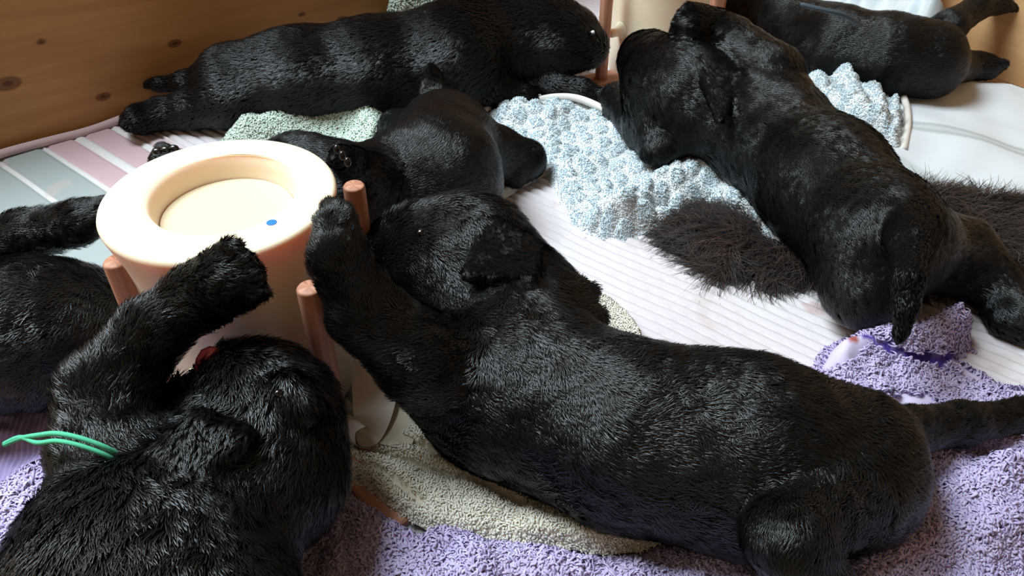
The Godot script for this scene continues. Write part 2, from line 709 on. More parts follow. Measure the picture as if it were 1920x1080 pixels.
# ---------------------------------------------------------------- the feeder
func feeder(at: Vector3, dowels: Array, label: String, marked: bool, pot_m: Material, wood: Material, milk_m: Material) -> void:
	var o := thing("milk_feeder", label, "feeder", at)
	var top := 0.192
	var sink := Vector3(0.001, 0, -0.005)       # the recess lies a little off centre
	var pot := part("pot", lathe([Vector2(0.0, 0.004), Vector2(0.071, 0.004), Vector2(0.074, 0.008), Vector2(0.0735, 0.06), Vector2(0.073, 0.12), Vector2(0.0735, 0.145), Vector2(0.0760, 0.162), Vector2(0.0795, 0.175), Vector2(0.0825, 0.186), Vector2(0.0827, 0.1885), Vector2(0.0815, 0.191), Vector2(0.079, top), Vector2(0.058, top - 0.0008), Vector2(0.0535, top - 0.0025), Vector2(0.0512, top - 0.0055), Vector2(0.0497, top - 0.012), Vector2(0.048, top - 0.024), Vector2(0.044, top - 0.030), Vector2(0.0, top - 0.031)], 96, 13, sink), pot_m, o, "cream silicone pot with a round recess")
	for i in 8:                                            # teats round the foot of the pot
		var a := TAU * (i + 0.35) / 8
		var teat := part("teat", lathe([Vector2(0.012, 0.0), Vector2(0.011, 0.003), Vector2(0.0075, 0.006), Vector2(0.006, 0.012), Vector2(0.0062, 0.017), Vector2(0.0045, 0.0205), Vector2(0.0, 0.0215)], 20), pot_m, pot)
		teat.position = Vector3(cos(a), 0, sin(a)) * 0.0725 + Vector3.UP * 0.075
		teat.basis = Basis(Quaternion(Vector3.UP, Vector3(cos(a), -0.1, sin(a)).normalized()))
	if marked:
		var dot_m := mat(Color8(20, 120, 190), 0.5)
		var dot := part("dot_mark", lathe([Vector2(0.0036, 0.0), Vector2(0.0036, 0.0001), Vector2(0.0034, 0.0002), Vector2(0, 0.0002)], 24), dot_m, pot, "blue dot on the rim")
		var q := ph(509, 416, top)
		dot.position = Vector3(q.x - at.x, top - 0.0005, q.z - at.z)
	for i in 4:
		var d: Array = dowels[i]
		var h: float = d[2]
		var r := 0.0088
		var dm := lathe([Vector2(0, 0), Vector2(r, 0), Vector2(r, h * 0.5), Vector2(r, h - 0.002), Vector2(r - 0.0015, h), Vector2(0, h)], 24)
		var w := part("dowel", dm, wood, o)
		w.position = Vector3(d[0] - at.x, 0.004, d[1] - at.z)
	for i in 2:
		var a := Vector2(dowels[i][0], dowels[i][1])
		var b := Vector2(dowels[i + 2][0], dowels[i + 2][1])
		var dir := (b - a).normalized()
		var mid := (a + b) * 0.5
		var l := part("base_lath", box(Vector3(0.4, 0.010, 0.036), 0.0015), wood, o)
		l.position = Vector3(mid.x - at.x, 0.006 + 0.0005 * i, mid.y - at.z)
		l.rotation.y = -dir.angle()
	var m := thing("milk", "cream-coloured milk pooled in the recess of the " + ("near" if marked else "far") + " feeder pot", "milk", at)
	part("milk_surface", lathe([Vector2(0.0465, top - 0.0285), Vector2(0.0478, top - 0.020), Vector2(0.0472, top - 0.0195), Vector2(0.045, top - 0.0198), Vector2(0, top - 0.020)], 64, 0, sink), milk_m, m)

# ================================================================ the scene
func _ready() -> void:
	# ---- camera
	var cam := Camera3D.new()
	cam.name = "camera"
	add_child(cam)
	cam.position = Vector3(0, EYE, 0)
	cam.rotation.x = -TILT
	cam.fov = rad_to_deg(2.0 * atan(540.0 / FOCAL))
	cam.near = 0.02
	cam.current = true
	# ---- sky, exposure
	var we := WorldEnvironment.new()
	var env := Environment.new()
	env.background_mode = Environment.BG_SKY
	var sky := Sky.new()
	var sm := ProceduralSkyMaterial.new()
	sm.sky_top_color = Color(0.62, 0.72, 0.86)
	sm.sky_horizon_color = Color(0.86, 0.89, 0.93)
	sm.ground_bottom_color = Color(0.3, 0.29, 0.27)
	sm.ground_horizon_color = Color(0.6, 0.6, 0.58)
	sky.sky_material = sm
	env.sky = sky
	env.tonemap_mode = Environment.TONE_MAPPER_LINEAR
	env.tonemap_exposure = 1.15
	env.sdfgi_enabled = true
	env.ssao_enabled = true
	env.ssil_enabled = true
	we.environment = env
	add_child(we)
	# ---- daylight through the roof window, up and to the left
	var day := AreaLight3D.new()
	day.name = "roof_window_daylight"
	day.area_size = Vector2(1.3, 1.1)
	day.light_energy = 12.0
	day.light_color = Color(0.90, 0.97, 1.0)
	day.shadow_enabled = true
	day.area_range = 8.0
	add_child(day)
	day.position = Vector3(-1.25, 2.36, -0.85)
	day.rotation = Vector3(-PI / 2, 0, 0)

	fur_mat = mat(Color8(11, 12, 14), 0.30, 0.45)
	skin_mat = mat(Color8(8, 8, 9), 0.8, 0.15)
	for i in 3:
		tufts.append(tuft_mesh(5, 0.012, 0.0011, 0.34, 0.0020, 0.22, 40 + i))

	build_room()
	build_bedding()
	build_feeders()
	build_puppies()
	build_cloths()
	build_details()
	print("copies ", copies_made, " time ", Time.get_ticks_msec())

# ---------------------------------------------------------------- room and whelping box
func build_room() -> void:
	var plaster := mat(Color8(186, 164, 138), 0.9)
	var boards := mat(Color8(140, 104, 72), 0.6)
	var cx := 0.2
	var cz := -0.3
	structure("floor", box(Vector3(4.6, 0.1, 4.6), 0.002), boards, Vector3(cx, -0.07, cz))
	structure("wall_left", box(Vector3(0.1, 2.5, 4.6), 0.002), plaster, Vector3(cx - 2.25, 1.2, cz))
	structure("wall_right", box(Vector3(0.1, 2.5, 4.6), 0.002), plaster, Vector3(cx + 2.25, 1.2, cz))
	structure("wall_back", box(Vector3(4.4, 2.5, 0.1), 0.002), plaster, Vector3(cx, 1.2, cz - 2.25))
	structure("wall_front", box(Vector3(4.4, 2.5, 0.1), 0.002), plaster, Vector3(cx, 1.2, cz + 2.25))
	# ceiling round the opening of the roof window, x -1.95..-0.55, z -1.45..-0.25
	var white := mat(Color8(214, 204, 190), 0.9)
	var y := 2.43
	var o := Node3D.new()
	o.name = "ceiling"
	o.set_meta("kind", "structure")
	add_child(o)
	for r in [[-2.1, -1.95, -2.6, 2.0], [-0.55, 2.5, -2.6, 2.0], [-1.95, -0.55, -2.6, -1.45], [-1.95, -0.55, -0.25, 2.0]]:
		var p := part("ceiling_panel", box(Vector3(r[1] - r[0], 0.08, r[3] - r[2]), 0.001), white, o)
		p.position = Vector3((r[0] + r[1]) * 0.5, y, (r[2] + r[3]) * 0.5)
	var win := Node3D.new()
	win.name = "window_1"
	win.set_meta("kind", "structure")
	add_child(win)
	var frame := mat(Color8(225, 225, 222), 0.5)
	for r in [[-1.95, -1.9, -1.45, -0.25], [-0.6, -0.55, -1.45, -0.25], [-1.9, -0.6, -1.45, -1.4], [-1.9, -0.6, -0.3, -0.25]]:
		var p := part("window_frame", box(Vector3(r[1] - r[0], 0.06, r[3] - r[2]), 0.004), frame, win)
		p.position = Vector3((r[0] + r[1]) * 0.5, y + 0.02, (r[2] + r[3]) * 0.5)
	var glass := mat(Color(0.95, 0.97, 1.0, 0.06), 0.02)
	glass.transparency = BaseMaterial3D.TRANSPARENCY_ALPHA
	var pane := part("pane", box(Vector3(1.3, 0.006, 1.1), 0.001), glass, win)
	pane.position = Vector3(-1.25, y + 0.03, -0.85)

	# the whelping box: two board walls that meet in the far corner, and its floor board
	var corner := Vector2(0.302, -1.632)
	var dl := Vector2(-0.776, 0.63)        # along the left wall, towards the camera
	var dr := Vector2(0.63, 0.776)         # along the right wall
	var knots := []
	for k in [[10, 147, 13], [73, 68, 5], [325, 72, 8], [190, 172, 8], [640, 28, 8], [565, 18, 5], [150, 240, 4], [420, 95, 4]]:
		var d := ray(k[0], k[1])
		var nrm := Vector3(dl.y, 0, -dl.x)
		var t := nrm.dot(Vector3(corner.x, EYE, corner.y) - Vector3(0, EYE, 0)) / nrm.dot(d)
		var p := Vector3(0, EYE, 0) + d * t
		var along := (Vector2(p.x, p.z) - corner).dot(dl)
		knots.append([along / 1.7 * 1000.0, (0.5 - p.y) / 0.5 * 294.0, k[2] * 0.42])
	var wl := mat(Color.WHITE, 0.55, 0.4)
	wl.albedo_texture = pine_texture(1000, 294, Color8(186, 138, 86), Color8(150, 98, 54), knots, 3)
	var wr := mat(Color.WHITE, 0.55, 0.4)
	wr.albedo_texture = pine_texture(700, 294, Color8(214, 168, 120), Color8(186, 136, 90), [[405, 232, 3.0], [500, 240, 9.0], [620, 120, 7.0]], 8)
	board("wall_box_left", corner, dl, 1.7, wl)
	board("wall_box_right", corner, dr, 1.7, wr)
	var mid := corner + (dl + dr) * 0.85
	var fl := structure("floor_box", box(Vector3(1.7, 0.012, 1.7), 0.002), mat(Color8(170, 128, 84), 0.6), Vector3(mid.x, -0.012, mid.y))
	fl.rotation.y = -dl.angle()

func board(called: String, corner: Vector2, dir: Vector2, length: float, m: Material) -> void:
	# a solid board with UVs along its inner face
	var out := Vector2(dir.y, -dir.x)
	if out.dot(Vector2(0, -1.2) - corner) > 0:
		out = -out
	var v := PackedVector3Array()
	var uv := PackedVector2Array()
	var idx := PackedInt32Array()
	var rect := func(a: Vector3, b: Vector3, c: Vector3, d: Vector3, n: Vector3, ua: Vector2, ub: Vector2, uc: Vector2, ud: Vector2):
		var i := v.size()
		v.append_array([a, b, c, d])
		uv.append_array([ua, ub, uc, ud])
		if (c - a).cross(b - a).dot(n) > 0:
			idx.append_array([i, i + 1, i + 2, i, i + 2, i + 3])
		else:
			idx.append_array([i, i + 2, i + 1, i, i + 3, i + 2])
	var P := func(s: float, y: float, t: float) -> Vector3:
		var q := dir * s + out * t
		return Vector3(q.x, y, q.y)
	var o3 := Vector3(out.x, 0, out.y)
	var d3 := Vector3(dir.x, 0, dir.y)
	var h := 0.5
	rect.call(P.call(0.0, 0.0, 0.0), P.call(length, 0.0, 0.0), P.call(length, h, 0.0), P.call(0.0, h, 0.0), -o3, Vector2(0, 1), Vector2(1, 1), Vector2(1, 0), Vector2(0, 0))
	rect.call(P.call(0.0, 0.0, 0.022), P.call(length, 0.0, 0.022), P.call(length, h, 0.022), P.call(0.0, h, 0.022), o3, Vector2(0, 1), Vector2(1, 1), Vector2(1, 0), Vector2(0, 0))
	rect.call(P.call(0.0, h, 0.0), P.call(length, h, 0.0), P.call(length, h, 0.022), P.call(0.0, h, 0.022), Vector3.UP, Vector2(0, 0), Vector2(1, 0), Vector2(1, 0.05), Vector2(0, 0.05))
	rect.call(P.call(0.0, 0.0, 0.0), P.call(0.0, h, 0.0), P.call(0.0, h, 0.022), P.call(0.0, 0.0, 0.022), -d3, Vector2(0, 0), Vector2(0, 1), Vector2(0.02, 1), Vector2(0.02, 0))
	rect.call(P.call(length, 0.0, 0.0), P.call(length, h, 0.0), P.call(length, h, 0.022), P.call(length, 0.0, 0.022), d3, Vector2(0, 0), Vector2(0, 1), Vector2(0.02, 1), Vector2(0.02, 0))
	structure(called, from_arrays(v, idx, PackedVector3Array(), PackedColorArray(), uv), m, Vector3(corner.x, -0.006, corner.y))

# ---------------------------------------------------------------- the quilt on the floor of the box
const QC := Vector2(0.63, -0.777)      # across the ribs
const QA := Vector2(0.777, 0.63)       # along the ribs
func build_bedding() -> void:
	var grey := lin(162, 170, 170)
	var white := lin(220, 216, 217)
	var pink := lin(200, 170, 176)
	var blush := lin(218, 205, 210)
	var wob := noise(3.0, 4, 2)
	var stain := noise(9.0, 12, 3)
	var spot := Vector2(ph(1522, 584).x, ph(1522, 584).z)
	var c0 := 0.12
	var a0 := -1.22
	var nc := 540
	var na := 292
	var v := PackedVector3Array()
	var col := PackedColorArray()
	var idx := PackedInt32Array()
	v.resize(nc * na)
	col.resize(nc * na)
	var corner := Vector2(0.302, -1.632)
	for i in nc:
		var c := c0 + i * 0.002
		for j in na:
			var a := a0 + j * 0.006
			var p := QC * c + QA * a
			var over := (p - corner).dot(Vector2(-0.63, -0.776))      # past the left wall
			if over > -0.004:
				p -= Vector2(-0.63, -0.776) * (over + 0.004)
			over = (p - corner).dot(Vector2(0.776, -0.63))
			if over > -0.004:
				p -= Vector2(0.776, -0.63) * (over + 0.004)
			var cw := c + (0.004 * wob.get_noise_2d(a * 1.4, c) if c > 0.44 else 0.0)
			var r := fposmod(cw / 0.0118, 1.0)
			var rib := absf(sin(r * PI))
			var row := floorf(cw / 0.0118)
			var st := fposmod(a / 0.021 + row * 0.5, 1.0)
			var k := 0.0
			var y := 0.003 + 0.004 * wob.get_noise_2d(p.x, p.y)
			var col_c := blush
			if cw > 0.43:
				y += 0.0032 * pow(rib, 0.7)
				if rib < 0.5 and st < 0.32:
					y -= 0.0012
					k = 0.35
				col_c = blush.lerp(white, 0.5 + 0.5 * wob.get_noise_2d(p.x * 2.0 + 9.0, p.y * 2.0))
			elif cw < 0.268:
				col_c = grey
			elif cw < 0.274:
				col_c = white
			elif cw < 0.319:
				col_c = grey
			elif cw < 0.325:
				col_c = white
			elif cw < 0.357:
				col_c = pink
			elif cw < 0.370:
				col_c = white
			elif cw < 0.402:
				col_c = pink
			elif cw < 0.412:
				col_c = white
			else:
				col_c = pink.lerp(white, 0.25)
			if cw <= 0.43:
				var ed := 1.0
				for e in [0.268, 0.274, 0.319, 0.325, 0.357, 0.370, 0.402, 0.412, 0.43]:
					ed = minf(ed, absf(cw - e))
				y += 0.0022 * smoothstep(0.0, 0.004, ed)
			col_c = col_c.lerp(lin(150, 130, 128), k * 0.5)
			var s := stain.get_noise_2d(p.x, p.y)
			if s > 0.42:
				col_c = col_c.lerp(lin(196, 178, 172), clampf((s - 0.42) * 5.0, 0.0, 0.4))
			if p.distance_to(spot) < 0.0095 * (1.0 + 0.3 * stain.get_noise_2d(p.x * 9.0, p.y * 9.0)):
				col_c = col_c.lerp(lin(190, 160, 158), 0.7)
			v[i * na + j] = Vector3(p.x, y, p.y)
			col[i * na + j] = col_c
	for i in nc - 1:
		for j in na - 1:
			var a := i * na + j
			idx.append_array([a, a + na, a + 1, a + 1, a + na, a + na + 1])
	var o := MeshInstance3D.new()
	o.name = "quilted_blanket"
	o.mesh = from_arrays(v, idx, PackedVector3Array(), col)
	o.material_override = vmat(0.95, 0.2)
	add_child(o)
	var edge := []
	for i in 14:
		var q := corner + Vector2(-0.776, 0.63) * (0.55 + i * 0.055) + Vector2(0.63, 0.776) * 0.011
		edge.append(Vector3(q.x, 0.010 + 0.002 * sin(i * 2.3), q.y))
	part("bound_edge", tube(spline(edge, 4), [0.0055], 8), mat(Color8(206, 180, 184), 0.9), o, "rosy bound edge along the wall")
	tag(o, "pinkish white quilted blanket with ribbed stitching covering the box floor", "blanket")

# ---------------------------------------------------------------- feeders
func build_feeders() -> void:
	var pot_m := mat(Color8(253, 228, 202), 0.4, 0.4)
	pot_m.subsurf_scatter_enabled = true
	pot_m.subsurf_scatter_strength = 0.5
	var wood := mat(Color.WHITE, 0.5, 0.4)
	wood.albedo_texture = pine_texture(256, 128, Color8(214, 158, 130), Color8(122, 66, 46), [], 21)
	var milk_m := mat(Color8(226, 208, 176), 0.35, 0.4)
	var h := 0.162
	feeder(Vector3(-0.21, 0, -0.488), [[-0.275, -0.443, h], [-0.135, -0.414, h], [-0.125, -0.542, h], [-0.270, -0.575, h]], "cream silicone milk feeder with reddish wooden dowels in the foreground", true, pot_m, wood, milk_m)
	feeder(Vector3(0.217, 0, -1.135), [[0.128, -1.085, h], [0.267, -1.045, h], [0.305, -1.175, h], [0.166, -1.225, h]], "pinkish silicone milk feeder with wooden dowels in the far box corner", false, pot_m, wood, milk_m)

# ---------------------------------------------------------------- puppies
func build_puppies() -> void:
	var wet := mat(Color8(6, 6, 7), 0.12, 0.6)
	var claw := mat(Color8(14, 13, 13), 0.25, 0.6)
	var p: Node3D
	# --- B: the puppy stretched out in the middle
	var skull := J(885, 488, 104, 0.105)
	chain([J(712, 478, 34, 0.095), J(752, 476, 58, 0.1), J(830, 480, 84, 0.104), skull, J(965, 590, 118, 0.078), JR(985, 735, 150), JR(1180, 815, 158), JR(1390, 850, 168), JR(1570, 880, 150)], 0.03)
	limb(J(780, 420, 24, 0.13), J(850, 425, 40, 0.13), 0.02, 0.7)                # brow
	limb(J(800, 545, 62, 0.085), J(880, 575, 75, 0.085), 0.025)                  # cheek
	chain([JT(880, 585, 20, 0.605), JT(1000, 570, 24, 0.598), JT(1090, 552, 24, 0.628)], 0.008)    # neck folds
	chain([JT(850, 640, 22, 0.59), JT(980, 622, 26, 0.588), JT(1105, 598, 26, 0.618)], 0.008)
	flap(JT(925, 415, 10, 0.622), JT(1005, 462, 10, 0.622), JT(880, 512, 10, 0.584), 0.006, 0.003, 0.3)
	flap(JT(1005, 462, 10, 0.622), JT(1000, 520, 10, 0.594), JT(880, 512, 10, 0.584), 0.006, 0.003, 0.3)
	chain([JR(900, 740, 120), J(790, 670, 84, 0.115), J(690, 590, 64, 0.15), J(640, 500, 54, 0.185)], 0.02, 0.8)
	paw(J(632, 465, 46, 0.195), J(630, 425, 40, 0.205), Vector3(0.75, 0.2, 0.6).normalized(), 0.8)
	chain([J(1570, 915, 100, 0.075), J(1472, 1000, 74, 0.095), J(1520, 1100, 70, 0.06), JR(1440, 1190, 50)], 0.012, 0.7)      # hind leg
	chain([J(1610, 835, 84, 0.07), J(1700, 808, 43, 0.062), J(1800, 794, 37, 0.055), J(1920, 778, 28, 0.05), J(2040, 775, 16, 0.045)], 0.02, 0.5)
	p = puppy("black puppy stretched across the centre with one forepaw against the near feeder", 0.0036, 240000, 1.0, 101)
	bead("eye", V(JT(790, 438, 1, 0.616)), 0.0042, wet, p)

	# --- A: the puppy in the lower left corner
	skull = J(478, 872, 150, 0.085)
	chain([JT(432, 700, 40, 0.535), JT(480, 736, 70, 0.528), JT(506, 772, 98, 0.525), skull, J(350, 975, 140, 0.07), J(290, 1085, 215, 0.085), J(330, 1280, 235, 0.082), J(420, 1560, 230, 0.075)], 0.03)
	limb(JT(345, 748, 38, 0.53), JT(425, 785, 66, 0.525), 0.012)                        # lower jaw
	limb(JT(540, 715, 24, 0.488), JT(568, 752, 28, 0.488), 0.012, 0.9)                   # brow
	flap(JT(455, 820, 10, 0.462), JT(375, 790, 10, 0.458), JT(330, 898, 10, 0.441), 0.008, 0.004)
	flap(JT(375, 790, 10, 0.458), JT(318, 845, 10, 0.448), JT(330, 898, 10, 0.441), 0.008, 0.004)
	chain([J(270, 970, 140, 0.1), J(208, 850, 98, 0.115), J(198, 738, 80, 0.135), J(282, 625, 60, 0.157), J(368, 560, 56, 0.172)], 0.022, 0.75)
	paw(J(385, 552, 58, 0.174), JT(426, 528, 66, 0.501), Vector3(0.45, -0.8, 0.4).normalized(), 0.85)
	chain([J(190, 1040, 112, 0.1), J(130, 1230, 150, 0.1)], 0.03)
	p = puppy("black puppy with a green yarn collar in the lower left foreground", 0.0036, 260000, 1.05, 202)
	bead("eye", V(JT(522, 738, 1, 0.468)), 0.0028, wet, p)
	var yarn := mat(Color8(92, 192, 152), 0.9, 0.15)
	var collar := Node3D.new()
	collar.name = "yarn_collar"
	collar.set_meta("label", "two strands of green yarn")
	p.add_child(collar)
	for s in 2:
		var path := []
		for q in [[290, 905, 0.475], [222, 852, 0.443], [165, 826, 0.435], [110, 813, 0.437], [70, 816, 0.448], [38, 822, 0.458], [8, 834, 0.462]]:
			path.append(V(JT(q[0], q[1] + s * (14 if q[0] > 60 else -2) , 1, q[2])) - p.position)
		var t := part("strand", tube(spline(path, 8), [0.0014], 8), yarn, collar)
		t.position.y = 0.0

	# --- C: the puppy at the left edge
	skull = J(78, 622, 122, 0.082)
	chain([J(222, 605, 34, 0.08), J(185, 605, 60, 0.08), J(130, 615, 92, 0.082), skull, J(-60, 640, 122, 0.08), JR(-230, 665, 140), JR(-480, 690, 150)], 0.03)
	flap(JT(70, 482, 10, 0.64), JT(-20, 500, 10, 0.62), JT(20, 520, 10, 0.60), 0.006, 0.008)
	chain([JR(-180, 610, 100), J(-90, 500, 55, 0.1), J(40, 445, 44, 0.115), J(140, 420, 40, 0.125)], 0.02, 0.8)
	paw(J(150, 418, 36, 0.127), J(190, 402, 34, 0.13), Vector3(0.2, 0.9, 0.4).normalized(), 0.8)
	puppy("black puppy at the left edge pressing its muzzle to the near feeder", 0.004, 220000, 1.0, 303)

	# --- D: the puppy behind the near feeder, tail to the far wall
	chain([J(480, 350, 50, 0.09), J(560, 340, 76, 0.1), J(640, 362, 78, 0.09), JR(730, 366, 88), JR(820, 335, 108), JR(835, 262, 90)], 0.03)
	chain([JR(825, 220, 60, 0.02), J(815, 180, 27, 0.075), J(812, 145, 16, 0.095), J(808, 125, 8, 0.11)], 0.015, 0.6)
	chain([JR(860, 290, 80), JR(930, 290, 52), JR(985, 300, 36), J(965, 330, 24, 0.02)], 0.015, 0.7)
	chain([JR(790, 260, 60), JR(745, 240, 32), JR(725, 262, 24)], 0.012, 0.7)
	chain([JR(680, 360, 80), J(690, 345, 50, 0.10), J(665, 310, 30, 0.13)], 0.015, 0.8)
	paw(J(660, 308, 26, 0.135), J(640, 296, 24, 0.15), Vector3(0.6, 0.3, -0.7).normalized(), 1.0)
	chain([J(480, 350, 50, 0.09), J(380, 320, 32, 0.12)], 0.015, 0.8)
	paw(J(350, 312, 28, 0.125), J(312, 298, 26, 0.13), Vector3(0.3, 0.6, -0.7).normalized(), 1.0)
	p = puppy("black puppy behind the near feeder with its rump and tail towards the far wall", 0.0045, 230000, 0.7, 404, 0.35)
	for i in 3:
		bead("claw", V(J(294 + i * 16, 284 - i * 3, 1, 0.148)), 0.0032, claw, p, Vector3(1.4, 1, 1))
		bead("claw", V(J(632 + i * 10, 280 + i * 12, 1, 0.165)), 0.0032, claw, p, Vector3(1, 1.4, 1))

	# --- E: the puppy along the left wall
	chain([J(1108, 92, 26, 0.07), J(1080, 80, 46, 0.075), J(1020, 70, 74, 0.075), J(940, 72, 84, 0.07), JR(850, 108, 92), JR(700, 128, 84), JR(560, 142, 80), JR(440, 155, 72)], 0.03)
	chain([JR(420, 150, 60), J(350, 155, 22, 0.05), J(300, 158, 12, 0.045), J(262, 158, 7, 0.04)], 0.015, 0.6)
	chain([JR(440, 185, 58), JR(360, 205, 36), JR(310, 212, 28)], 0.02, 0.7)
	paw(JR(300, 214, 28), JR(262, 224, 30), Vector3(0.5, 0, 0.85).normalized(), 0.9)
	chain([JR(860, 130, 62), JR(930, 170, 36), JR(975, 180, 26)], 0.015, 0.7)
	paw(JR(975, 182, 22), JR(990, 188, 20), Vector3(0.6, 0, 0.8).normalized(), 0.9)
	chain([JR(960, 110, 50), JR(1040, 165, 26), JR(1090, 172, 24), JR(1125, 182, 18)], 0.015, 0.7)
	p = puppy("black puppy lying along the left wooden wall with hind legs stretched back", 0.005, 230000, 0.75, 505, 0.35)
	bead("eye", V(JT(1110, 62, 1, 1.05)), 0.004, wet, p)

	# --- F: the puppy on the right, tail to the camera
	chain([J(1198, 95, 26, 0.1), J(1215, 115, 48, 0.1), J(1245, 150, 72, 0.1), J(1285, 170, 82, 0.1), J(1355, 215, 76, 0.085), JR(1440, 255, 104, 0.015), JR(1545, 345, 114, 0.015), JR(1640, 450, 116, 0.02)], 0.022)
	chain([J(1440, 210, 76, 0.10), J(1450, 140, 52, 0.13), J(1380, 76, 38, 0.15)], 0.02, 0.8)
	paw(J(1345, 52, 34, 0.16), J(1303, 42, 34, 0.168), Vector3(0.3, 0.9, 0.2).normalized(), 0.9)
	chain([J(1310, 220, 60, 0.08), JR(1215, 245, 40, 0.02), JR(1160, 190, 34, 0.01)], 0.02, 0.8)
	limb(J(1225, 210, 46, 0.07), J(1235, 275, 36, 0.05), 0.02)
	flap(JT(1305, 112, 10, 0.872), JT(1372, 140, 10, 0.868), JT(1350, 225, 10, 0.822), 0.006, 0.004, 0.35)
	chain([JR(1640, 450, 110, 0.02), J(1625, 545, 72, 0.05), JR(1640, 570, 44, 0.012)], 0.03, 0.8)           # left thigh
	chain([JR(1690, 460, 90, 0.02), JR(1790, 480, 70, 0.01), JR(1860, 530, 50), JR(1895, 590, 38)], 0.02, 0.8)
	paw(JR(1895, 590, 36), JR(1925, 615, 32), Vector3(-0.3, 0, 0.95).normalized(), 0.9)
	chain([J(1690, 390, 60, 0.1), J(1702, 450, 38, 0.122), J(1702, 520, 31, 0.118), J(1697, 580, 22, 0.1), J(1689, 622, 12, 0.086), J(1682, 652, 3, 0.075)], 0.008, 0.28)
	puppy("black puppy on the right seen from behind with its tail hanging down", 0.004, 240000, 0.9, 606, 0.7)

	# --- G: the puppy along the right wall
	chain([J(1360, 20, 45, 0.06), JR(1440, 42, 60), JR(1560, 84, 66), JR(1660, 104, 70), JR(1735, 112, 70)], 0.02)
	chain([JR(1740, 90, 55), J(1780, 50, 30, 0.085), J(1830, 15, 22, 0.10), J(1870, 8, 18, 0.10), J(1906, 16, 7, 0.095)], 0.015, 0.6)
	chain([JR(1745, 120, 58), JR(1800, 125, 28), JR(1830, 124, 24)], 0.015, 0.7)
	paw(JR(1832, 124, 24), JR(1850, 126, 24), Vector3(0.2, 0.8, 0.5).normalized(), 0.9)
	p = puppy("black puppy lying against the right wooden wall with its tail raised", 0.005, 230000, 0.75, 707, 0.35)
	var band := []
	for q in [[1500, 8, 0.98], [1540, 18, 0.975], [1580, 28, 0.978], [1615, 48, 1.0]]:
		band.append(V(JT(q[0], q[1], 1, q[2])) - p.position)
	part("ribbon_collar", tube(spline(band, 6), [0.002, 0.003, 0.0032, 0.003], 6), mat(Color8(60, 74, 84), 0.7), p, "dark slate ribbon collar")

# ---------------------------------------------------------------- towels and sheets
func ridges(list: Array, h0 := 0.02) -> Array:       # [pixels of the crest, height, width]
	var out := []
	for r in list:
		out.append([ground(r[0], h0), r[1], r[2]])
	return out

func by_wall(list: Array, left: bool) -> PackedVector2Array:      # plan points given as distance from the far corner and from the wall
	var out := PackedVector2Array()
	for i in range(0, list.size(), 2):
		var along := Vector2(-0.776, 0.63) if left else Vector2(0.63, 0.776)
		var off := Vector2(0.63, 0.776) if left else Vector2(-0.776, 0.63)
		out.append(Vector2(0.302, -1.632) + along * list[i] + off * list[i + 1])
	return out

func raised(p: Vector2, list: Array) -> float:
	var y := 0.0
	for r in list:
		var d: float = seg_dist(p, r[0]) / r[2]
		if d < 2.5:
			y += r[1] * exp(-d * d)
	return y

func towel(called: String, label: String, category: String, poly: PackedVector2Array, cell: float, high: Callable, colour: Callable, rough := 0.95) -> Array:
	var d := cloth(poly, cell, high, colour)
	var o := thing(called, label, category, Vector3.ZERO)
	part("cloth", d.mesh, vmat(rough, 0.2), o)
	return [o, d]

